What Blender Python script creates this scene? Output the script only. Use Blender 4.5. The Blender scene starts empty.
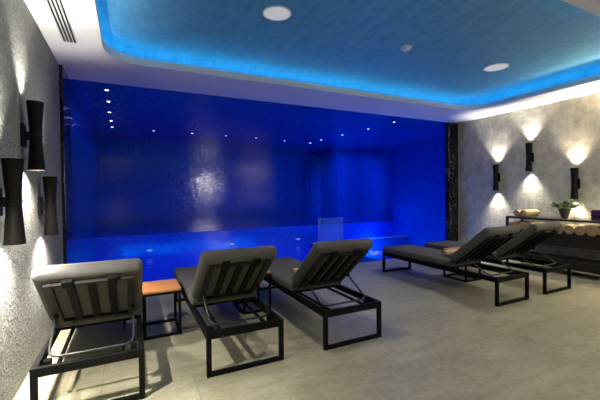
import bpy, bmesh, math, random
from mathutils import Vector, Matrix
random.seed(7)
C = bpy.context.scene.collection
S = bpy.context.scene
R = math.radians
PI = math.pi

# ------------------------------------------------------------------ room numbers (metres)
H = 2.90          # ceiling
D = 5.47          # pool opening
XL, XR = -0.717, 6.70
YB = -2.6         # wall behind the viewer
HX, HY = 7.92, 10.8   # pool hall right wall, back wall
WZ = -0.10        # water level

# ------------------------------------------------------------------ mesh helpers
def add_box(bm, x0, x1, y0, y1, z0, z1, M=None):
    vs = [bm.verts.new((x, y, z)) for x in (x0, x1) for y in (y0, y1) for z in (z0, z1)]
    if M is not None:
        for v in vs: v.co = M @ v.co
    fs = [(0,1,3,2),(4,6,7,5),(0,4,5,1),(2,3,7,6),(0,2,6,4),(1,5,7,3)]
    return [bm.faces.new([vs[i] for i in f]) for f in fs]

def add_bar(bm, a, b, w, h, up=(0,0,1)):
    a, b = Vector(a), Vector(b)
    d = (b-a); L = d.length; d.normalize()
    u = Vector(up); s = d.cross(u)
    if s.length < 1e-5: s = d.cross(Vector((1,0,0)))
    s.normalize(); u = s.cross(d).normalized()
    M = Matrix((( s.x, d.x, u.x, a.x),( s.y, d.y, u.y, a.y),( s.z, d.z, u.z, a.z),(0,0,0,1)))
    add_box(bm, -w/2, w/2, 0, L, -h/2, h/2, M)

def add_tube(bm, pts, r, n=10, closed=False, cap=True):
    pts = [Vector(p) for p in pts]
    rings = []; prev = None
    N = len(pts)
    for i, p in enumerate(pts):
        if closed: t = pts[(i+1) % N] - pts[i-1]
        elif i == 0: t = pts[1]-pts[0]
        elif i == N-1: t = pts[-1]-pts[-2]
        else: t = pts[i+1]-pts[i-1]
        t.normalize()
        if prev is None:
            a = t.cross(Vector((0,0,1)))
            if a.length < 1e-3: a = t.cross(Vector((1,0,0)))
        else:
            a = prev - t*prev.dot(t)
        a.normalize(); prev = a
        b = t.cross(a)
        rings.append([bm.verts.new(p + (a*math.cos(2*PI*k/n)+b*math.sin(2*PI*k/n))*r) for k in range(n)])
    m = N if closed else N-1
    for i in range(m):
        A, B = rings[i], rings[(i+1) % N]
        for k in range(n):
            bm.faces.new([A[k], A[(k+1)%n], B[(k+1)%n], B[k]])
    if cap and not closed:
        bm.faces.new(rings[0][::-1]); bm.faces.new(rings[-1])

def round_path(pts, rad, n=6):
    pts = [Vector(p) for p in pts]; out = [pts[0]]
    for i in range(1, len(pts)-1):
        p = pts[i]; a = (pts[i-1]-p); b = (pts[i+1]-p)
        q0 = p + a.normalized()*rad; q1 = p + b.normalized()*rad
        for k in range(n+1):
            t = k/n
            out.append(q0*(1-t)**2 + p*2*t*(1-t) + q1*t*t)
    out.append(pts[-1]); return out

def add_lathe(bm, prof, n=24, M=None, cap0=True, cap1=True):
    rings = []
    for r, z in prof:
        ring = [bm.verts.new((r*math.cos(2*PI*k/n), r*math.sin(2*PI*k/n), z)) for k in range(n)]
        if M is not None:
            for v in ring: v.co = M @ v.co
        rings.append(ring)
    for A, B in zip(rings, rings[1:]):
        for k in range(n):
            bm.faces.new([A[k], A[(k+1)%n], B[(k+1)%n], B[k]])
    if cap0: bm.faces.new(rings[0][::-1])
    if cap1: bm.faces.new(rings[-1])

def obj(name, bm, mat, parent=None, smooth=False, bevel=0, seg=2):
    bmesh.ops.recalc_face_normals(bm, faces=bm.faces)
    if bevel:
        bmesh.ops.bevel(bm, geom=[e for e in bm.edges if e.is_manifold and e.calc_face_angle(0) > R(40)], offset=bevel,
                        segments=seg, profile=0.5, affect='EDGES')
    me = bpy.data.meshes.new(name); bm.to_mesh(me); bm.free()
    for m in (mat if isinstance(mat, (list, tuple)) else [mat]): me.materials.append(m)
    if smooth:
        for p in me.polygons: p.use_smooth = True
        try: me.set_sharp_from_angle(angle=R(42))
        except Exception: pass
    o = bpy.data.objects.new(name, me); C.objects.link(o)
    if parent is not None: o.parent = parent
    return o

def tag(o, label, cat, group=None, kind=None):
    o['label'] = label; o['category'] = cat
    if group: o['group'] = group
    if kind: o['kind'] = kind
    return o

def thing(name, label, cat, loc=(0,0,0), rz=0, group=None):
    o = bpy.data.objects.new(name, None); o.empty_display_size = .1; C.objects.link(o)
    o.location = loc; o.rotation_euler = (0,0,rz)
    return tag(o, label, cat, group)

def struct(name, bm, mat, parent=None, **k):
    o = obj(name, bm, mat, parent, **k)
    if parent is None: o['kind'] = 'structure'
    return o

def copy_tree(o, parent=None):
    c = o.copy(); C.objects.link(c)
    if parent is not None: c.parent = parent
    for ch in list(o.children): copy_tree(ch, c)
    return c

def B(): return bmesh.new()
def box(*a):
    bm = B(); add_box(bm, *a); return bm

# ------------------------------------------------------------------ materials
class NT:
    def __init__(s, name):
        s.m = bpy.data.materials.new(name); s.m.use_nodes = True
        s.t = s.m.node_tree; s.b = s.t.nodes['Principled BSDF']; s.out = s.t.nodes['Material Output']
        s.co = s.n('ShaderNodeTexCoord').outputs['Object']
    def n(s, ty, **k):
        x = s.t.nodes.new(ty)
        for a, v in k.items(): setattr(x, a, v)
        return x
    def l(s, a, b): s.t.links.new(a, b)
    def mapping(s, scale=(1,1,1), rot=(0,0,0), loc=(0,0,0)):
        x = s.n('ShaderNodeMapping'); s.l(s.co, x.inputs['Vector'])
        x.inputs['Scale'].default_value = scale; x.inputs['Rotation'].default_value = rot; x.inputs['Location'].default_value = loc
        return x.outputs['Vector']
    def noise(s, vec, scale, detail=4, rough=.55, dist=0):
        x = s.n('ShaderNodeTexNoise'); s.l(vec, x.inputs['Vector'])
        x.inputs['Scale'].default_value = scale; x.inputs['Detail'].default_value = detail
        x.inputs['Roughness'].default_value = rough; x.inputs['Distortion'].default_value = dist
        return x.outputs['Fac']
    def ramp(s, fac, stops):
        x = s.n('ShaderNodeValToRGB'); s.l(fac, x.inputs['Fac'])
        e = x.color_ramp.elements
        while len(e) < len(stops): e.new(.5)
        for i, (p, c) in enumerate(stops):
            e[i].position = p; e[i].color = (*c, 1) if len(c) == 3 else c
        return x.outputs['Color']
    def mix(s, fac, a, b, mode='MIX'):
        x = s.n('ShaderNodeMix', data_type='RGBA', blend_type=mode)
        for sock, v in ((x.inputs[0], fac), (x.inputs[6], a), (x.inputs[7], b)):
            if hasattr(v, 'is_linked'): s.l(v, sock)
            elif isinstance(v, (int, float)): sock.default_value = v
            else: sock.default_value = (*v, 1)
        return x.outputs[2]
    def bump(s, h, strength, dist=.01, prev=None):
        x = s.n('ShaderNodeBump'); s.l(h, x.inputs['Height'])
        x.inputs['Strength'].default_value = strength; x.inputs['Distance'].default_value = dist
        if prev is not None: s.l(prev, x.inputs['Normal'])
        s.l(x.outputs['Normal'], s.b.inputs['Normal']); return x.outputs['Normal']
    def set(s, col=None, rough=.5, metal=0, spec=.5, **k):
        if col is not None:
            if hasattr(col, 'is_linked'): s.l(col, s.b.inputs['Base Color'])
            else: s.b.inputs['Base Color'].default_value = (*col, 1)
        s.b.inputs['Roughness'].default_value = rough; s.b.inputs['Metallic'].default_value = metal
        s.b.inputs['Specular IOR Level'].default_value = spec
        for a, v in k.items(): s.b.inputs[a].default_value = v
        return s.m

def m_plain(name, col, rough=.5, metal=0, spec=.5, var=.12, scale=30, bump=0):
    t = NT(name); v = t.mapping()
    f = t.noise(v, scale, 3)
    c = t.ramp(f, [(.3, tuple(x*(1-var) for x in col)), (.7, tuple(min(1, x*(1+var)) for x in col))])
    if bump: t.bump(f, bump, .004)
    return t.set(c, rough, metal, spec)

def m_emit(name, col, strength):
    t = NT(name); t.b.inputs['Emission Color'].default_value = (*col, 1); t.b.inputs['Emission Strength'].default_value = strength
    return t.set(col, .5)

def m_plaster_left():
    t = NT('rough_plaster'); v = t.mapping()
    n1 = t.noise(v, 1.3, 5); n2 = t.noise(v, 48, 3, .6); n3 = t.noise(v, 18, 3)
    c = t.ramp(n1, [(.3, (.235,.235,.205)), (.7, (.325,.325,.29))])
    c = t.mix(.35, c, t.ramp(n2, [(.35, (.13,.13,.11)), (.65, (.42,.42,.385))]))
    nb = t.bump(n2, 1.0, .045); t.bump(n3, .5, .05, nb)
    return t.set(c, .75, spec=.3)

def m_plaster_right():
    t = NT('concrete_plaster'); v = t.mapping()
    n1 = t.noise(v, 1.1, 6, .6); n2 = t.noise(t.mapping((30,30,30)), 1.0, 4, .65); n3 = t.noise(t.mapping((6,6,.9)), 1.5, 5, .6)
    n4 = t.noise(v, 7, 5, .65)
    c = t.ramp(n1, [(.3, (.32,.30,.245)), (.7, (.54,.51,.43))])
    c = t.mix(.4, c, t.ramp(n3, [(.3, (.26,.245,.19)), (.7, (.58,.55,.46))]))
    c = t.mix(.35, c, t.ramp(n4, [(.35, (.13,.122,.095)), (.65, (.52,.50,.44))]))
    nb = t.bump(n2, .7, .02); t.bump(n4, .5, .03, nb)
    return t.set(c, .8, spec=.3)

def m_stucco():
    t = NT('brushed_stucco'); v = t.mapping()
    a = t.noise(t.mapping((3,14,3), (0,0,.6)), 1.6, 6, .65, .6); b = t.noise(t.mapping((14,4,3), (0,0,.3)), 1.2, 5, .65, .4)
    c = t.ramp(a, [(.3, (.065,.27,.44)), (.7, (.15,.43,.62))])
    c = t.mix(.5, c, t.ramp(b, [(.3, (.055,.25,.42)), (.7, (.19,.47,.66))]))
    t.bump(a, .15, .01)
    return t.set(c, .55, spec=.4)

def m_mosaic(name='blue_mosaic', c0=(.004,.055,.34), c1=(.010,.10,.52)):
    t = NT(name)
    vo = t.n('ShaderNodeTexVoronoi', feature='F1', distance='CHEBYCHEV'); vo.inputs['Scale'].default_value = 32
    vo.inputs['Randomness'].default_value = 0.0
    t.l(t.co, vo.inputs['Vector'])
    wn = t.n('ShaderNodeTexWhiteNoise'); t.l(vo.outputs['Position'], wn.inputs['Vector'])
    c = t.ramp(wn.outputs['Value'], [(0, c0), (1, c1)])
    # every tessera sits at a slightly different tilt
    geo = t.n('ShaderNodeNewGeometry')
    sub = t.n('ShaderNodeVectorMath', operation='SUBTRACT'); t.l(wn.outputs['Color'], sub.inputs[0]); sub.inputs[1].default_value = (.5,.5,.5)
    sc = t.n('ShaderNodeVectorMath', operation='SCALE'); t.l(sub.outputs[0], sc.inputs[0]); sc.inputs['Scale'].default_value = .045
    ad = t.n('ShaderNodeVectorMath', operation='ADD'); t.l(geo.outputs['Normal'], ad.inputs[0]); t.l(sc.outputs[0], ad.inputs[1])
    no = t.n('ShaderNodeVectorMath', operation='NORMALIZE'); t.l(ad.outputs[0], no.inputs[0])
    t.l(no.outputs[0], t.b.inputs['Normal'])
    return t.set(c, .12, spec=.5)

def m_floor():
    t = NT('travertine_tiles')
    v = t.mapping((1,1,1), loc=(.2,.32,0))
    br = t.n('ShaderNodeTexBrick'); t.l(v, br.inputs['Vector'])
    br.inputs['Scale'].default_value = 1; br.inputs['Brick Width'].default_value = 1.2; br.inputs['Row Height'].default_value = .6
    br.inputs['Mortar Size'].default_value = .0025; br.inputs['Mortar Smooth'].default_value = .2; br.inputs['Bias'].default_value = 0
    br.inputs['Color1'].default_value = (.9,.9,.9,1); br.inputs['Color2'].default_value = (1.08,1.06,1.02,1); br.inputs['Mortar'].default_value = (.62,.6,.56,1)
    n1 = t.noise(v, 1.6, 6, .6, .4); n2 = t.noise(t.mapping((1.2,4,1)), 2.2, 8, .68, .5); n3 = t.noise(v, 26, 4, .7)
    c = t.ramp(n1, [(.3, (.20,.19,.115)), (.7, (.41,.385,.265))])
    c = t.mix(.5, c, t.ramp(n2, [(.3, (.13,.122,.075)), (.48, (.32,.305,.20)), (.7, (.47,.445,.33))]))
    c = t.mix(.28, c, t.ramp(n3, [(.35, (.10,.092,.065)), (.65, (.36,.33,.27))]))
    c = t.mix(1.0, c, br.outputs['Color'], 'MULTIPLY')
    t.bump(n3, .06, .003)
    return t.set(c, .38, spec=.4)

def m_marble():
    t = NT('black_marble'); v = t.mapping()
    d = t.noise(v, 2.2, 5, .6)
    w = t.n('ShaderNodeTexNoise'); t.l(t.mapping((2.4,2.4,1.0), (.3,.5,0)), w.inputs['Vector']); w.inputs['Scale'].default_value = 2.4
    w.inputs['Detail'].default_value = 1.5; w.inputs['Distortion'].default_value = .9
    c = t.ramp(w.outputs['Fac'], [(.490, (.008,.008,.009)), (.5, (.24,.23,.20)), (.508, (.008,.008,.009)), (.62, (.012,.011,.011))])
    return t.set(c, .14, spec=.5)

def m_fabric():
    t = NT('grey_fabric'); v = t.mapping()
    n = t.noise(v, 240, 2, .5); n2 = t.noise(v, 5, 3)
    c = t.ramp(n, [(.35, (.056,.054,.050)), (.65, (.108,.105,.097))])
    c = t.mix(.3, c, t.ramp(n2, [(.3, (.068,.066,.060)), (.7, (.115,.112,.103))]))
    t.bump(n, .2, .002)
    return t.set(c, .9, spec=.15)

def m_wood():
    t = NT('teak'); v = t.mapping((3,40,3))
    n = t.noise(v, 2, 5, .6, .5)
    c = t.ramp(n, [(.3, (.36,.13,.035)), (.7, (.58,.25,.075))])
    return t.set(c, .42)

def m_water(name, tint, strength=.14):
    t = NT(name); v = t.mapping()
    n1 = t.noise(t.mapping((2.2,3.2,1)), 1.1, 3, .5, .4)
    bp = t.n('ShaderNodeBump'); t.l(n1, bp.inputs['Height']); bp.inputs['Strength'].default_value = strength; bp.inputs['Distance'].default_value = .12
    tr = t.n('ShaderNodeBsdfTransparent'); tr.inputs['Color'].default_value = (*tint, 1)
    gl = t.n('ShaderNodeBsdfGlossy'); gl.inputs['Roughness'].default_value = .12; gl.inputs['Color'].default_value = (1,1,1,1)
    t.l(bp.outputs['Normal'], gl.inputs['Normal'])
    fr = t.n('ShaderNodeFresnel'); fr.inputs['IOR'].default_value = 1.33; t.l(bp.outputs['Normal'], fr.inputs['Normal'])
    mx = t.n('ShaderNodeMixShader'); hf = t.n('ShaderNodeMath', operation='MULTIPLY'); t.l(fr.outputs[0], hf.inputs[0]); hf.inputs[1].default_value = .45
    t.l(hf.outputs[0], mx.inputs[0]); t.l(tr.outputs[0], mx.inputs[1]); t.l(gl.outputs[0], mx.inputs[2])
    t.t.nodes.remove(t.b); t.l(mx.outputs[0], t.out.inputs['Surface'])
    return t.m

def m_glass():
    t = NT('glass_with_sheen')
    tr = t.n('ShaderNodeBsdfTransparent'); tr.inputs['Color'].default_value = (.90,.96,.97,1)
    gl = t.n('ShaderNodeBsdfGlossy'); gl.inputs['Roughness'].default_value = .02
    fr = t.n('ShaderNodeFresnel'); fr.inputs['IOR'].default_value = 1.5
    df = t.n('ShaderNodeBsdfDiffuse'); df.inputs['Color'].default_value = (.8,.85,.85,1); m0 = t.n('ShaderNodeMixShader'); m0.inputs[0].default_value = .11  # white diffuse share stands in for the pane's pale reflection
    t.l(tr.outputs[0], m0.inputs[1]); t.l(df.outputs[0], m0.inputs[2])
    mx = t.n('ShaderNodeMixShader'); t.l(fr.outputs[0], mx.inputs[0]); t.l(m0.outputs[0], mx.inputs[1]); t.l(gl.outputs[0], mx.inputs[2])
    t.t.nodes.remove(t.b); t.l(mx.outputs[0], t.out.inputs['Surface'])
    return t.m

M = dict(
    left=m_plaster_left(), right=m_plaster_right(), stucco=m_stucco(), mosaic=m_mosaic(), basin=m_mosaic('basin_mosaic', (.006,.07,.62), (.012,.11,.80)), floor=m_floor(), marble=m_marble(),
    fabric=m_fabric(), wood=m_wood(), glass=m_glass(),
    white=m_plain('ceiling_paint', (.80,.80,.79), .7, spec=.3, var=.02, scale=3),
    metal=m_plain('powder_coated_metal', (.0045,.0044,.0042), .6, spec=.09, var=.1, scale=60),
    slat=m_plain('slat_metal', (.013,.0122,.011), .55, spec=.18, var=.1, scale=60),
    steel=m_plain('bracket_steel', (.045,.045,.044), .35, metal=.6, var=.08),
    chrome=m_plain('polished_steel', (.75,.75,.76), .16, metal=1, var=.04),
    bronze=m_plain('sconce_black', (.007,.0055,.005), .5, spec=.1, var=.15, scale=40),
    plastic=m_plain('white_plastic', (.82,.82,.79), .5, var=.03),
    slot=m_plain('slot_black', (.015,.015,.015), .7),
    alu=m_plain('slot_blade', (.55,.55,.54), .4, var=.04),
    towel=m_plain('beige_terry', (.50,.385,.245), .95, spec=.1, var=.2, scale=70, bump=.5),
    towel_end=m_plain('brown_terry', (.30,.18,.11), .95, spec=.1, var=.25, scale=70, bump=.5),
    lamplit_towel=m_plain('lamplit_terry', (.62,.47,.24), .95, spec=.1, var=.15, scale=70, bump=.5),  # yellow light of the wall lamp put into the towel colour
    purple=m_plain('purple_terry', (.050,.018,.055), .95, spec=.1, var=.2, scale=70, bump=.5),
    shelf=m_plain('shelf_wood', (.020,.0155,.012), .6, spec=.2, var=.25, scale=12),
    pot=m_plain('pot_brown', (.055,.034,.024), .5, var=.2, scale=20),
    leaf=m_plain('leaf_green', (.13,.24,.07), .5, var=.5, scale=35),
    leaf2=m_plain('leaf_pale', (.62,.68,.42), .5, var=.25, scale=35),
    soil=m_plain('soil', (.03,.02,.014), .9),
    stone=m_plain('pale_stone', (.55,.55,.53), .35, var=.1, scale=8),
    disc_glow=m_emit('added_disc_glow', (.62,.62,.58), .55),  # glow added to the round ceiling discs
    lens=m_emit('lamp_lens', (1,.93,.82), 12),
    spot=m_emit('spot_lens', (.9,.95,1), 7),
    led=m_emit('led_blue', (.07,.62,1.0), 11.5),
    inlet=m_emit('lit_inlet', (.5,.65,1.0), .5),
    foam=m_plain('foam_white', (.75,.85,.95), .8),
    water=m_water('pool_water', (.40,.75,.95)), jet=m_water('whirlpool_water', (.70,.88,1.0), .45),
)

# ------------------------------------------------------------------ the setting
struct('floor', box(XL-.1, XR+.1, YB, D, -.16, 0), M['floor'])
struct('wall_left', box(XL-.12, XL, YB, D, 0, H+.4), M['left'])
struct('wall_right', box(XR, XR+.12, YB, D, 0, H+.4), M['right'])
bm = B(); DX0, DX1 = 4.25, 5.55
add_box(bm, XL-.12, DX0, YB-.12, YB, 0, H+.4); add_box(bm, DX1, XR+.12, YB-.12, YB, 0, H+.4); add_box(bm, DX0, DX1, YB-.12, YB, 2.35, H+.4)
struct('wall_behind', bm, M['right'])
# lobby and doorway added behind the viewer for a reflection on the pool wall
struct('floor_added_lobby', box(DX0-.4, DX1+.4, YB-1.9, YB-.001, -.16, 0), M['floor'])
struct('ceiling_added_lobby', box(DX0-.4, DX1+.4, YB-1.9, YB-.12, 2.6, 2.7), M['white'])
struct('wall_added_lobby_back', box(DX0-.4, DX1+.4, YB-2.0, YB-1.9, 0, 2.7), M['white'])
struct('wall_added_lobby_left', box(DX0-.5, DX0-.4, YB-2.0, YB-.12, 0, 2.7), M['white'])
struct('wall_added_lobby_right', box(DX1+.4, DX1+.5, YB-2.0, YB-.12, 0, 2.7), M['white'])

def rrect(x0, x1, y0, y1, r, n=10):
    pts = []
    for cx, cy, a0 in ((x1-r, y1-r, 0), (x0+r, y1-r, 90), (x0+r, y0+r, 180), (x1-r, y0+r, 270)):
        for k in range(n+1):
            a = R(a0 + 90*k/n); pts.append((cx+r*math.cos(a), cy+r*math.sin(a)))
    return pts
TX0, TX1, TY0, TY1 = -.22, 5.96, 1.60, 4.55
hole = rrect(TX0, TX1, TY0, TY1, .42)
def ring_slab(outer, inner, z0, z1):
    bm = B()
    n = len(inner)
    # match an outer rectangle to the inner loop: project each inner point outwards to the rectangle
    (ox0, ox1, oy0, oy1) = outer
    def outp(p, i):
        q = i // (n//4)
        k = (i % (n//4))/(n//4-1)
        c = [(ox1,oy1),(ox0,oy1),(ox0,oy0),(ox1,oy0)][q]
        # first half of each corner arc keeps one coordinate, second half the other
        x, y = p
        if q == 0: return (ox1, y) if k < .5 else ((x, oy1) if k > .5 else c)
        if q == 1: return (x, oy1) if k < .5 else ((ox0, y) if k > .5 else c)
        if q == 2: return (ox0, y) if k < .5 else ((x, oy0) if k > .5 else c)
        return (x, oy0) if k < .5 else ((ox1, y) if k > .5 else c)
    I0 = [bm.verts.new((x, y, z0)) for x, y in inner]; I1 = [bm.verts.new((x, y, z1)) for x, y in inner]
    O = [outp(p, i) for i, p in enumerate(inner)]
    O0 = [bm.verts.new((x, y, z0)) for x, y in O]; O1 = [bm.verts.new((x, y, z1)) for x, y in O]
    for i in range(n):
        j = (i+1) % n
        bm.faces.new([I0[i], I0[j], O0[j], O0[i]]); bm.faces.new([I1[i], O1[i], O1[j], I1[j]])
        bm.faces.new([I0[i], I1[i], I1[j], I0[j]]); bm.faces.new([O0[i], O0[j], O1[j], O1[i]])
    return bm
struct('ceiling', ring_slab((XL, XR, YB, D), hole, H, H+.085), M['white'])
# tray above: cove wall and blue stucco ceiling, LED strip resting on the cove shelf
CV = .20; TZ = H+.24
cove = rrect(TX0-CV, TX1+CV, TY0-CV, TY1+CV, .42+CV)
bm = B()
a = [bm.verts.new((x, y, H+.085)) for x, y in cove]; b = [bm.verts.new((x, y, TZ-.05)) for x, y in cove]
cove2 = rrect(TX0-CV+.05, TX1+CV-.05, TY0-CV+.05, TY1+CV-.05, .42+CV-.05)
c = [bm.verts.new((x, y, TZ)) for x, y in cove2]
n = len(a)
for i in range(n):
    j = (i+1) % n
    bm.faces.new([a[i], a[j], b[j], b[i]]); bm.faces.new([b[i], b[j], c[j], c[i]])
bm.faces.new(c)
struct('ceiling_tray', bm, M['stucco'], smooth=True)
bm = B()
add_tube(bm, [(x, y, H+.094) for x, y in rrect(TX0-.10, TX1+.10, TY0-.10, TY1+.10, .52)], .009, 6, closed=True)
led = obj('led_strip', bm, M['led']); tag(led, 'blue glowing strip light hidden along the ceiling tray cove', 'strip light')
bm = B(); add_box(bm, XL-.12, XR+.12, YB-.12, D, H+.45, H+.5); struct('ceiling_slab', bm, M['white'])

# black marble pilasters at the two sides of the opening
tag(struct('trim_left', box(XL, XL+.035, D-.56, D+.02, 0, H), M['marble'], bevel=.004), 'black marble pilaster with white veins at the pool opening, left side', 'pilaster')
tag(struct('trim_right', box(6.40, XR, D-.02, D+.08, -.0, H), M['marble'], bevel=.004), 'black marble pilaster with white veins at the pool opening, right side', 'pilaster')

# ------------------------------------------------------------------ the pool hall
PB = -1.25
struct('ceiling_pool_hall', box(XL-.12, HX+.12, D, HY+1.4, H, H+.1), M['mosaic'])
struct('wall_pool_left', box(XL-.12, XL, D, HY+1.4, PB, H), M['mosaic'])
struct('wall_pool_right', box(HX, HX+.12, D, HY+1.4, PB, H), M['mosaic'])
struct('wall_pool_front', box(6.43, HX+.12, D+.06, D+.12, PB, H), M['mosaic'])
# back wall with an arched recess
NX0, NX1, NZ = 5.40, 6.85, H-.03
bm = B()
add_box(bm, XL-.12, NX0, HY, HY+1.3, PB, H); add_box(bm, NX1, HX+.12, HY-.05, HY+1.3, PB, H)
add_box(bm, NX0, NX1, HY+1.2, HY+1.3, PB, H)
r = .34                                   # rounded arch haunches, left and right
for side in (0, 1):
    pts = []
    for k in range(11):
        a = R(90*k/10)
        px = (NX0 + r - r*math.cos(a)) if side == 0 else (NX1 - r + r*math.cos(a))
        pts.append((px, NZ - r + r*math.sin(a)))
    corner = (NX0, H) if side == 0 else (NX1, H)
    f0 = [bm.verts.new((x, HY if side == 0 else HY-.05, z)) for x, z in pts]
    f1 = [bm.verts.new((x, HY+1.2, z)) for x, z in pts]
    c0 = bm.verts.new((corner[0], HY if side == 0 else HY-.05, corner[1])); c1 = bm.verts.new((corner[0], HY+1.2, corner[1]))
    for k in range(10):
        bm.faces.new([f0[k], f0[k+1], f1[k+1], f1[k]]); bm.faces.new([f0[k], c0, f0[k+1]]); bm.faces.new([f1[k], f1[k+1], c1])
struct('wall_pool_back', bm, M['mosaic'])
struct('niche_glint', box(5.745, 5.765, HY+.02, HY+.06, .42, H-.14), M['chrome'])  # bright bar standing in for a streak of light at the niche edge
LY, LZ = 9.0, .41
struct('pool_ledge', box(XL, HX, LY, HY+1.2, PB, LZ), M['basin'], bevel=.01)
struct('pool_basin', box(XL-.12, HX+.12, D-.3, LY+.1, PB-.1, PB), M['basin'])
struct('pool_edge_wall', box(XL, HX, D-.12, D+.03, PB, -.012), M['mosaic'])
JX, JY0, JY1 = 4.60, D+.03, 8.30
struct('whirlpool_wall_left', box(JX-.14, JX, JY0, JY1+.12, PB, -.03), M['mosaic'])
struct('whirlpool_wall_far', box(JX, HX, JY1, JY1+.12, PB, -.03), M['mosaic'])
struct('trim_coping', box(JX-.14, HX, JY1-.01, JY1+.13, -.03, -.008), M['stone'], bevel=.003)
struct('whirlpool_floor', box(JX, HX, JY0, JY1, PB, -.62), M['basin'])
def sheet(polys, z):
    bm = B()
    for x0, x1, y0, y1 in polys:
        vs = [bm.verts.new((x, y, z)) for x, y in ((x0,y0),(x1,y0),(x1,y1),(x0,y1))]; bm.faces.new(vs)
    bmesh.ops.remove_doubles(bm, verts=bm.verts, dist=1e-4)
    return bm
w = obj('pool_water', sheet([(XL, JX-.14, D+.03, JY1+.12), (XL, JX-.14, JY1+.12, LY), (JX-.14, HX, JY1+.12, LY)], WZ), M['water'])
tag(w, 'calm bright blue water filling the long swimming pool', 'water', kind='stuff')
w = obj('whirlpool_water', sheet([(JX, HX, JY0, JY1)], WZ+.01), M['jet'])
tag(w, 'lighter blue rippled water of the small whirlpool basin at right', 'water', kind='stuff')
bm = B()
for k in range(46):
    a = random.uniform(0, 2*PI); q = random.random()**.7
    x, y = 5.25+.34*q*math.cos(a), 6.62+.26*q*math.sin(a)
    rr = random.uniform(.012, .045)
    add_lathe(bm, [(rr, 0), (rr*.8, rr*.35), (rr*.3, rr*.55)], 8, Matrix.Translation((x, y, WZ+.012)))
tag(obj('foam', bm, M['foam'], smooth=True), 'white foam bubbling on the whirlpool water', 'foam', kind='stuff')

# glass balustrade between pool and whirlpool
t = thing('glass_balustrade', 'low clear glass balustrade standing between pool and whirlpool', 'balustrade', (4.70, JY1+.06, -.008))
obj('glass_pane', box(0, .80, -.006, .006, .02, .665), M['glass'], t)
obj('edge_strip', box(-.016, 0, -.010, .010, 0, .67), M['chrome'], t, bevel=.002)
obj('base_rail', box(-.016, .80, -.016, .016, 0, .02), M['chrome'], t, bevel=.002)
# chrome spout at the far edge of the whirlpool
t = thing('water_spout', 'small chrome curved spout at the far edge of the whirlpool', 'spout', (7.05, JY1+.05, -.008))
bm = B(); add_tube(bm, round_path([(0,0,0),(0,0,.30),(-.02,-.22,.26),(-.02,-.26,.18)], .07), .018, 10); obj('pipe', bm, M['chrome'], t, smooth=True)
bm = B(); add_lathe(bm, [(.05,0),(.05,.012),(.025,.02)], 16); obj('flange', bm, M['chrome'], t, smooth=True)
# little lit fittings in the face of the ledge
def inlet():
    t = thing('wall_inlet', '', 'inlet', (0,0,0))
    Mx = Matrix.Rotation(R(90), 4, 'X')
    bm = B(); add_lathe(bm, [(.075,0),(.075,.012),(.05,.016)], 20, Mx); obj('rim', bm, M['plastic'], t, smooth=True)
    bm = B(); add_lathe(bm, [(.045,.016),(.03,.022)], 16, Mx); obj('lens', bm, M['inlet'], t)
    return t
i0 = inlet()
for k, (x, lab) in enumerate(((.41, 'left of the three pale fittings just above the pool waterline'), (2.42, 'middle of the three pale fittings just above the pool waterline'),
                              (4.36, 'right of the three pale fittings just above the pool waterline, beside the glass'))):
    o = i0 if k == 0 else copy_tree(i0)
    o.location = (x, LY, .03); o.scale = (1,1,.3); o['label'] = lab; o['group'] = 'fittings along the pool ledge'

# recessed star-like spotlights in the pool hall ceiling
def pool_spot():
    t = thing('ceiling_spotlight', '', 'spotlight')
    bm = B(); add_lathe(bm, [(.034,0),(.034,-.004),(.022,-.006)], 16, cap0=True, cap1=False); obj('ring', bm, M['plastic'], t)
    bm = B(); add_lathe(bm, [(.022,-.004),(.022,-.0065)], 14); obj('lens', bm, M['spot'], t)
    return t
ps = pool_spot(); first = True; pool_xy = []
ordn = ['first','second','third','fourth','fifth','sixth','seventh']
rows = [('left side of the pool ceiling, counted from the room', [(-.27,5.81),(-.28,6.50),(-.30,7.33),(-.31,8.14),(-.32,8.90)]),
        ('far end of the pool ceiling, counted from the left', [(.55,9.0),(1.45,9.05),(2.31,9.05),(3.17,9.12),(4.10,9.28),(5.0,9.38)]),
        ('right side of the pool ceiling, counted from the room', [(5.24,5.91),(5.22,6.80),(5.10,7.75),(5.02,8.74)])]
for lab, pts in rows:
    for k, (x, y) in enumerate(pts):
        o = ps if first else copy_tree(ps); first = False
        o.location = (x, y, H)
        o['label'] = ordn[k] + ' tiny bright spotlight along the ' + lab; o['group'] = 'spotlights in the pool hall ceiling'
        pool_xy.append((x, y))

# ------------------------------------------------------------------ lights (lamps of the place and added ones)
def light(name, ty, loc, energy, col, parent=None, **k):
    L = bpy.data.lights.new(name, ty); L.energy = energy; L.color = col
    for a, v in k.items(): setattr(L, a, v)
    o = bpy.data.objects.new(name, L); C.objects.link(o); o.location = loc
    if parent is not None: o.parent = parent
    return o

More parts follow.
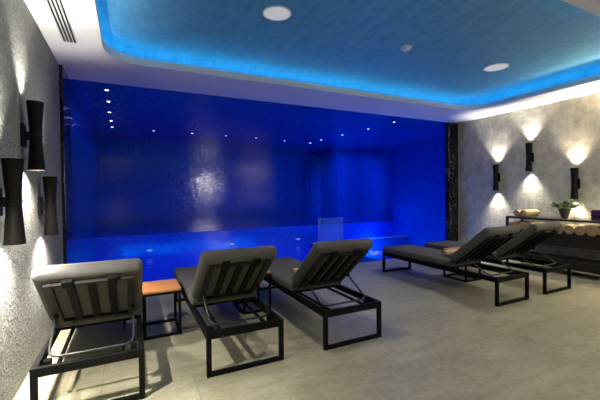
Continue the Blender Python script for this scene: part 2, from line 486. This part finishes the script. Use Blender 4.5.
# ------------------------------------------------------------------ wall sconces
SH = .52     # length
def sconce(name_label, x, y, zc, side, warm, e_up, e_dn, group, rz=None):
    """side = +1: wall on the left (fixture stands off towards +x)"""
    t = thing('wall_sconce', name_label, 'wall lamp', (x, y, zc), (0 if side > 0 else PI) if rz is None else rz, group)
    prof_o = [(.040,.006),(.041,.05),(.048,.16),(.056,SH/2)]
    prof_i = [(.053,SH/2),(.046,.18),(.020,.17)]
    ax = Matrix.Translation((.085,0,0))
    for s in (1, -1):
        bm = B(); add_lathe(bm, [(r, z*s) for r, z in prof_o+prof_i], 28, ax, cap0=True, cap1=True)
        sh = obj('shade', bm, M['bronze'], t, smooth=True)
        bm = B(); add_lathe(bm, [(.040,.186*s),(.030,.190*s)], 18, ax); obj('lens', bm, M['lens'], sh)
    bm = B(); add_lathe(bm, [(.041,-.006),(.045,-.003),(.045,.003),(.041,.006)], 24, ax); obj('collar', bm, M['bronze'], t, smooth=True)
    bm = B(); add_lathe(bm, [(.008,0),(.008,.012)], 10, Matrix.Translation((.118,0,0)) @ Matrix.Rotation(R(90), 4, 'Y')); obj('knob', bm, M['chrome'], t)
    obj('wall_plate', box(.0, .022, -.045, .045, -.085, .085), M['bronze'], t, bevel=.004)
    obj('arm', box(.02, .060, -.018, .018, -.03, .03), M['bronze'], t, bevel=.003)
    for s, e in ((1, e_up), (-1, e_dn)):
        o = light('bulb', 'SPOT', (.085, 0, s*(.20 if side > 0 and s > 0 else .235)), e, warm, t, spot_size=R(84 if (side > 0 and s > 0) or (side < 0 and e < 125) else 150), spot_blend=1.0, shadow_soft_size=.03)
        if s > 0: o.rotation_euler = (PI, 0, 0)
    return t
COOL = (1.0, .95, .86); WARM = (1.0, .84, .60); MID = (1.0, .94, .84)
EU, ED = 74, 135
RU, RD = 84, 80
gl, gr = 'hourglass sconces on the left wall', 'hourglass sconces on the right wall'
sconce('lowest and nearest black hourglass wall lamp on the left wall', XL, 2.66, 1.32, 1, COOL, EU, ED, gl)
sconce('highest of the black hourglass wall lamps on the left wall', XL, 3.265, 1.81, 1, COOL, EU, ED, gl)
sconce('black hourglass wall lamp beside the left marble pilaster', XL, 3.755, 1.265, 1, COOL, EU, ED, gl)
sconce('black hourglass wall lamp nearest the right marble pilaster', XR, 4.495, 1.63, -1, MID, RU, RD, gr)
sconce('highest of the black hourglass wall lamps on the right wall', XR, 3.855, 1.975, -1, MID, RU, RD, gr)
sconce('black hourglass wall lamp right above the potted plant', XR, 3.125, 1.465, -1, WARM, RU, RD, gr)
# unseen sconces added to both rows for light at the viewer's end
sconce('black hourglass wall lamp on the left wall, first added one beside the viewer', XL, 2.0, 1.81, 1, COOL, EU, 300, gl)
sconce('black hourglass wall lamp on the left wall, second added one behind the viewer', XL, .3, 1.32, 1, COOL, EU, ED, gl)
sconce('black hourglass wall lamp on the right wall, first added one outside the view', XR, 2.3, 1.975, -1, WARM, 210, 130, gr)
sconce('black hourglass wall lamp on the right wall, second added one outside the view', XR, 1.3, 1.55, -1, WARM, 210, 130, gr)
sconce('black hourglass wall lamp on the right wall, third added one outside the view', XR, .3, 1.975, -1, WARM, 210, 130, gr)

# unseen downlights added in the white ceiling as fill light
def downlight(label, x, y, e):
    t = thing('added_downlight', label, 'downlight', (x, y, H), 0, 'added downlights at the near end of the room')
    bm = B(); add_lathe(bm, [(.075,0),(.075,-.006),(.055,-.008)], 24, cap1=False); obj('rim', bm, M['plastic'], t, smooth=True)
    bm = B(); add_lathe(bm, [(.055,-.002),(.055,-.0045)], 20); obj('lens', bm, M['lens'], t)
    light('bulb', 'SPOT', (0,0,-.03), e, (1,.90,.74), t, spot_size=R(150), spot_blend=.8, shadow_soft_size=.06)
for k, x in enumerate((.6, 2.2, 3.8, 5.4)):
    downlight(ordn[k] + ' added round downlight from the left in the white ceiling just past the tray', x, .75, 12)
light('added_lobby_lamp', 'POINT', ((DX0+DX1)/2, YB-1.0, 2.35), 270, (1,.97,.92), None, shadow_soft_size=.22)  # added lamp that lights the unseen lobby for its reflection
# underwater pool lamps (blue), set in the walls of the basin
BLUE = (.0, .20, 1.0)
def uw(x, y, z, e, r=.2, col=BLUE):
    o = light('underwater_lamp', 'POINT', (x, y, z), e, col, shadow_soft_size=r); return o
def uw_strip(label, x, y, z, sx, e, rx, rz=0, spread=120, col=BLUE):
    o = light(label, 'AREA', (x, y, z), e, col, None, shape='RECTANGLE', size=sx, size_y=.12, spread=R(spread))
    o.rotation_euler = (R(rx), 0, R(rz))
uw_strip('underwater_strip', 1.9, D+.06, -.45, 4.6, 44, 78)
uw_strip('underwater_strip', 1.9, LY-.03, -.75, 4.6, 16, -60)
uw(5.5, 8.7, -.5, 12); uw(6.9, 8.8, -.40, 60, .1)
uw(5.4, 6.3, -.54, 60, .05, (.0,.26,1.0)); uw(6.3, 7.9, -.54, 60, .05, (.0,.26,1.0))
for k, (x, y) in enumerate(pool_xy):
    if k == 14:      # the last spotlight is turned towards the pier beside the arched recess
        o = light('bulb', 'SPOT', (x, y, H-.03), 420, BLUE, None, spot_size=R(62), spot_blend=.7, shadow_soft_size=.03)
        o.rotation_euler = (Vector((7.4, HY-.05, 1.3)) - o.location).to_track_quat('-Z', 'Y').to_euler(); continue
    light('bulb', 'SPOT', (x, y, H-.02), 7 if k < 11 else 25, BLUE, None, spot_size=R(150), spot_blend=.6, shadow_soft_size=.03)

# ------------------------------------------------------------------ things on the ceilings
DISC_LIGHT = 20  # light added under the round discs to brighten the floor
def lit_disc(x, y, r, label):
    t = thing('ceiling_disc', label, 'ceiling disc', (x, y, TZ), 0, 'round discs with added light in the blue ceiling')
    bm = B(); add_lathe(bm, [(r,0),(r,-.008),(r*.93,-.014),(r*.90,-.010)], 40, cap1=False); obj('rim', bm, M['plastic'], t, smooth=True)
    bm = B(); add_lathe(bm, [(r*.91,-.006),(r*.5,-.012),(.001,-.013)], 40); obj('disc_face', bm, M['disc_glow'], t, smooth=True)
    light('bulb', 'AREA', (0,0,-.02), DISC_LIGHT, (1,.95,.79), t, shape='DISK', size=r*1.6, spread=R(150))
lit_disc(1.344, 3.19, .145, 'round white ceiling disc nearer the left, above the middle loungers')
lit_disc(4.765, 3.233, .165, 'round white ceiling disc nearer the right wall')
t = thing('smoke_detector', 'small white domed smoke detector on the blue ceiling', 'detector', (3.088, 3.26, TZ))
bm = B(); add_lathe(bm, [(.068,0),(.068,-.018),(.058,-.024)], 28); obj('base', bm, M['plastic'], t, smooth=True)
bm = B(); add_lathe(bm, [(.046,-.022),(.044,-.040),(.030,-.052)], 24); obj('dome', bm, M['plastic'], t, smooth=True)
bm = B(); add_lathe(bm, [(.006,-.052),(.006,-.055)], 8, Matrix.Translation((.012,0,0))); obj('indicator', bm, M['slot'], t)
t = thing('sprinkler', 'tiny white sprinkler head on the white ceiling before the pool', 'sprinkler', (1.08, 5.03, H+.002))
bm = B(); add_lathe(bm, [(.040,0),(.038,-.006),(.014,-.010)], 20); obj('cover_plate', bm, M['plastic'], t, smooth=True)
bm = B(); add_lathe(bm, [(.008,-.008),(.008,-.03)], 10); add_lathe(bm, [(.016,-.030),(.016,-.033)], 14); obj('nozzle', bm, M['alu'], t)
t = thing('air_vent', 'long slotted air vent in the white ceiling along the left wall', 'vent', (-.505, 3.0, H))
obj('backing', box(-.058, .058, -1.2, 1.16, -.001, .004), M['slot'], t)
bm = B()
for x in (-.058, .052): add_box(bm, x, x+.006, -1.2, 1.16, -.008, 0)
add_box(bm, -.058, .058, 1.154, 1.16, -.008, 0); add_box(bm, -.058, .058, -1.2, -1.194, -.008, 0)
obj('frame', bm, M['alu'], t)
for k in range(3): obj('blade', box(-.034+k*.029, -.024+k*.029, -1.19, 1.15, -.008, -.001), M['alu'], t)

# ------------------------------------------------------------------ sun loungers
LW, LL, LH = .615, 2.05, .335
def make_lounger():
    t = thing('sun_lounger', '', 'sun lounger')
    w, q = LW, .035
    for y in (q/2, LL-q/2):
        bm = B()
        add_box(bm, 0, q, y-q/2, y+q/2, 0, LH); add_box(bm, w-q, w, y-q/2, y+q/2, 0, LH)
        add_box(bm, q, w-q, y-q/2, y+q/2, 0, .03); add_box(bm, q, w-q, y-q/2, y+q/2, LH-.055, LH)
        obj('leg_frame', bm, M['metal'], t, bevel=.002, seg=1)
    for x in (0, w-q): obj('side_rail', box(x, x+q, q, LL-q, LH-.055, LH), M['metal'], t, bevel=.002, seg=1)
    for x in (.115, w-.135): obj('inner_rail', box(x, x+.02, q, .85, LH-.05, LH-.03), M['metal'], t)
    bm = B()
    add_box(bm, q, w-q, .80, .835, LH-.055, LH-.02)
    for k in range(8): add_box(bm, q, w-q, .90+k*.145, .955+k*.145, LH-.018, LH-.002)
    obj('seat_slats', bm, M['metal'], t)
    # seat cushion
    bm = B(); add_box(bm, -.006, w+.006, .665, LL+.005, LH, LH+.098)
    o = obj('seat_cushion', bm, M['fabric'], t, smooth=True, bevel=.034, seg=4)
    # backrest, laid out along its own slope
    ang = R(39.5); d = Vector((0, -math.cos(ang), math.sin(ang))); nn = Vector((0, math.sin(ang), math.cos(ang)))
    P0 = Vector((0, .635, .395))
    Mx = Matrix(((1,0,0,P0.x),(0,d.y,nn.y,P0.y),(0,d.z,nn.z,P0.z),(0,0,0,1)))
    bm = B(); add_box(bm, -.008, w+.006, 0, .715, 0, .105, Mx)
    bc = obj('back_cushion', bm, M['fabric'], t, smooth=True, bevel=.042, seg=5)
    for x in (.03, w-.03):                                            # piping seams on the long edges
        bm = B(); add_tube(bm, [Mx @ Vector((x, s, .002)) for s in (.05, .66)], .0035, 6)
        obj('piping', bm, M['fabric'], bc)
    # frame behind the cushion
    s0, s1, tk = .02, .645, -.026
    bm = B()
    for x in (.05, w-.095): add_box(bm, x, x+.045, s0, s1, tk, -.001, Mx)
    add_box(bm, .095, w-.095, s0, s0+.045, tk, -.001, Mx); add_box(bm, .095, w-.095, s1-.022, s1, tk, -.001, Mx)
    fr = obj('back_frame', bm, M['slat'], t, bevel=.002, seg=1)
    for k in range(3):
        xc = .05+.0225 + (w-.145)*(k+1)/4
        bm = B(); add_box(bm, xc-.024, xc+.024, s0+.045, s1-.022, tk+.004, -.001, Mx); obj('slat', bm, M['metal'], fr)
    for x in (.150, w-.210):
        bm = B(); add_box(bm, x, x+.06, s1-.04, s1+.035, tk-.006, -.0005, Mx); obj('strap', bm, M['metal'], t, bevel=.003, seg=1)
    # U-shaped prop from backrest down to the inner rails
    zt = Mx @ Vector((0, .20, -.035))
    xa, xb = .062, w-.062
    bm = B()
    add_tube(bm, round_path([(xa, zt.y, zt.z), (xa, .15, LH-.006), (xb, .15, LH-.006), (xb, zt.y, zt.z)], .07, 6), .0085, 10)
    obj('prop_bracket', bm, M['steel'], t, smooth=True)
    for x in (xa, xb):
        bm = B(); add_lathe(bm, [(.016,-.012),(.016,.012)], 14, Matrix.Translation((x, zt.y, zt.z)) @ Matrix.Rotation(R(90), 4, 'Y')); obj('pivot', bm, M['metal'], t)
    for x in (xa-.02, xb-.02):
        obj('rest_block', box(x, x+.04,   .125, .175, LH-.05, LH-.016), M['metal'], t)
    return t
base = make_lounger()
GL = 'grey sun loungers facing the pool'
for k, (x, y, lab) in enumerate((
        (-.544, 2.50, 'grey cushioned sun lounger beside the left wall, nearest the wall lamps'),
        (.489, 2.56, 'grey cushioned sun lounger second from the left wall, between two wooden side tables'),
        (1.479, 2.545, 'grey cushioned sun lounger in the middle with a rolled towel, third from the left wall'),
        (3.835, 2.585, 'grey cushioned sun lounger alone in front on the right, fourth from the left wall'),
        (4.824, 2.60, 'grey cushioned sun lounger closest to the console and right wall'))):
    o = base if k == 0 else copy_tree(base)
    o.location = (x, y, 0); o['label'] = lab; o['group'] = GL

# ------------------------------------------------------------------ side tables
def make_table():
    t = thing('side_table', '', 'side table')
    w, d, h, q = .334, .42, .45, .024
    for y in (0, d-q):
        for x in (0, w-q): obj('leg', box(x, x+q, y, y+q, 0, h-.022), M['metal'], t, bevel=.0015, seg=1)
    for z, nm in ((0, 'foot_frame'), (h-.046, 'top_frame')):
        bm = B()
        for y in (0, d-q): add_box(bm, q, w-q, y, y+q, z, z+q)
        for x in (0, w-q): add_box(bm, x, x+q, q-.001, d-q+.001, z, z+q)
        obj(nm, bm, M['metal'], t)
    obj('table_top', box(-.002, w+.002, -.002, d+.002, h-.022, h), M['wood'], t, bevel=.003)
    return t
tb = make_table()
for k, (x, y, lab) in enumerate(((.098, 3.50, 'wooden topped black side table at the leftmost gap between loungers'),
                                 (1.122, 3.73, 'wooden topped black side table mostly hidden behind the second lounger'),
                                 (4.468, 3.50, 'wooden topped black side table between the two right loungers'))):
    o = tb if k == 0 else copy_tree(tb)
    o.location = (x, y, 0); o['label'] = lab; o['group'] = 'side tables between loungers'

# ------------------------------------------------------------------ towels
def roll_mesh(L, r, body, end, parent):
    """axis along +x from the origin, lying on z=0"""
    bm = B()
    n = 28
    prof = [(r*.93, 0), (r, .012), (r, L-.012), (r*.93, L)]
    Mx = Matrix.Translation((0,0,r)) @ Matrix.Rotation(R(90), 4, 'Y')
    add_lathe(bm, prof, n, Mx)
    obj('body', bm, body, parent, smooth=True)
    bm = B(); turns = 3.2
    pts = [(-.002, (r*.9*(1-k/60)+.006)*math.cos(turns*2*PI*k/60), r+(r*.9*(1-k/60)+.006)*math.sin(turns*2*PI*k/60)) for k in range(61)]
    add_tube(bm, pts, r*.075, 6); obj('spiral_end', bm, end, parent, smooth=True)
def rolled(label, loc, L, r, body, end, group=None, rz=0):
    t = thing('rolled_towel', label, 'towel', loc, rz, group)
    roll_mesh(L, r, body, end, t); return t
SZ = LH+.098
rolled('rolled beige towel lying on the middle lounger against its backrest', (1.60, 3.42, SZ), .30, .048, M['towel'], M['towel_end'])
rolled('rolled beige towel lying on the front right lounger against its backrest', (3.96, 3.46, SZ), .27, .048, M['towel'], M['towel_end'])

# ------------------------------------------------------------------ console along the right wall
CX0, CX1, CY0, CY1, CH = 6.20, 6.68, 1.3, 4.02, .90
t = thing('console_table', 'long dark console with shelves of rolled towels along the right wall', 'console', (0,0,0))
for x in (CX0, CX1-.035):
    for y in (CY0, CY1-.035): obj('post', box(x, x+.035, y, y+.035, 0, CH-.03), M['shelf'], t)
obj('top', box(CX0+.002, CX1-.002, CY0+.002, CY1-.002, CH-.012, CH), M['glass'], t)
bm = B(); 
for x in (CX0, CX1-.035): add_box(bm, x, x+.035, CY0, CY1, CH-.040, CH-.012)
for y in (CY0, CY1-.035): add_box(bm, CX0+.035, CX1-.035, y, y+.035, CH-.040, CH-.012)
obj('top_frame', bm, M['shelf'], t)
obj('shelf', box(CX0, CX1-.10, CY0, CY1, .60, .655), M['shelf'], t, bevel=.003)
obj('fascia', box(CX0+.01, CX0+.06, CY0+.01, CY1-.01, .46, .598), M['shelf'], t, bevel=.003)
obj('bottom_shelf', box(CX0, CX1-.10, CY0, CY1, .11, .25), M['shelf'], t, bevel=.003)
names = ['leftmost','second','third','fourth','fifth','sixth','seventh','eighth','ninth','tenth','eleventh']
y = 3.90
rr = .0735
for k in range(10):
    lab = ('leftmost rolled brown towel on the console shelf' if k == 0 else names[k] + ' rolled brown towel from the left end of the console shelf')
    rolled(lab, (CX0+.015, y - k*.149, .655), .40, rr, M['towel'], M['towel_end'], 'rolled towels on the console shelf')
rolled('left one of two rolled towels on top of the console', (CX0+.03, 3.845, CH), .40, .055, M['towel'], M['towel_end'], 'rolled towels on the console top')
rolled('right one of two rolled towels on the console top, with lamplight put into its colour', (CX0+.03, 3.720, CH), .40, .058, M['lamplit_towel'], M['towel_end'], 'rolled towels on the console top')
t = thing('folded_towels', 'stack of dark purple folded towels on the console top', 'towels', (6.25, 2.44, CH))
for k in range(3):
    bm = B(); add_box(bm, 0, .36, 0, .30, k*.052, (k+1)*.052-.002)
    obj('towel', bm, M['purple'], t, smooth=True, bevel=.016, seg=3)

# potted plant
t = thing('potted_plant', 'small potted plant with pale green leaves on the console top', 'plant', (6.42, 3.17, CH))
bm = B(); add_lathe(bm, [(.042,0),(.048,.01),(.082,.135),(.086,.14),(.086,.15),(.076,.15),(.072,.13)], 24); obj('pot', bm, M['pot'], t, smooth=True)
bm = B(); add_lathe(bm, [(.072,.128),(.001,.136)], 18); obj('soil', bm, M['soil'], t)
bm = B(); bs = B()
rnd = random.Random(3)
for k in range(46):
    a = rnd.uniform(0, 2*PI); tilt = rnd.uniform(.25, 1.3); L = rnd.uniform(.13, .25)
    dirv = Vector((math.sin(tilt)*math.cos(a), math.sin(tilt)*math.sin(a), math.cos(tilt)*.8))
    p0 = Vector((.03*math.cos(a), .03*math.sin(a), .13)); p1 = p0 + dirv*L*.8
    add_tube(bs, [p0, p0.lerp(p1, .5)+Vector((0,0,.012)), p1], .0022, 5)
    for j in range(5):
        c0 = p0.lerp(p1, .45+.14*j); aa = a + rnd.uniform(-1.6, 1.6); el = rnd.uniform(-.2, .8)
        dv = Vector((math.cos(aa)*math.cos(el), math.sin(aa)*math.cos(el), math.sin(el))); sv = dv.cross(Vector((0,0,1))).normalized()
        l = rnd.uniform(.05, .085); wv = l*.34; up = Vector((0,0,1))*l*.10
        pts = [c0, c0+dv*l*.35+sv*wv+up, c0+dv*l*.75+sv*wv*.7+up, c0+dv*l, c0+dv*l*.75-sv*wv*.7+up, c0+dv*l*.35-sv*wv+up, c0+dv*l*.55]
        vs = [bm.verts.new(p) for p in pts]
        f1 = bm.faces.new([vs[0], vs[1], vs[2], vs[3], vs[6]]); f2 = bm.faces.new([vs[0], vs[6], vs[3], vs[4], vs[5]])
        mi = 1 if rnd.random() < .38 else 0
        f1.material_index = mi; f2.material_index = mi
obj('stem', bs, M['leaf'], t); 
me_o = obj('foliage', bm, [M['leaf'], M['leaf2']], t)

# ------------------------------------------------------------------ world, camera, view
W = bpy.data.worlds.new('World'); S.world = W; W.use_nodes = True
W.node_tree.nodes['Background'].inputs['Color'].default_value = (.02,.02,.022,1)
W.node_tree.nodes['Background'].inputs['Strength'].default_value = 1.0

f_px, yaw, pit, rol = 345.56, 0.4585, -0.0186, -0.0110
fw = Vector((math.sin(yaw)*math.cos(pit), math.cos(yaw)*math.cos(pit), math.sin(pit)))
r0 = Vector((math.cos(yaw), -math.sin(yaw), 0)); u0 = r0.cross(fw)
rt = r0*math.cos(rol) + u0*math.sin(rol); up = rt.cross(fw)
cd = bpy.data.cameras.new('Camera'); cam = bpy.data.objects.new('Camera', cd); C.objects.link(cam)
cd.sensor_width = 36; cd.lens = f_px*36/600; cd.clip_start = .05
cam.matrix_world = Matrix(((rt.x, up.x, -fw.x, 0),(rt.y, up.y, -fw.y, 0),(rt.z, up.z, -fw.z, 1.35),(0,0,0,1)))
S.camera = cam
S.view_settings.view_transform = 'Standard'; S.view_settings.look = 'None'
S.view_settings.exposure = 0.0; S.view_settings.gamma = 1.0; S.view_settings.use_curve_mapping = False
S.cycles.use_denoising = True
S.cycles.max_bounces = 10; S.cycles.diffuse_bounces = 6; S.cycles.transparent_max_bounces = 12
S.cycles.sample_clamp_indirect = 6.0
S.cycles.caustics_reflective = False; S.cycles.caustics_refractive = False
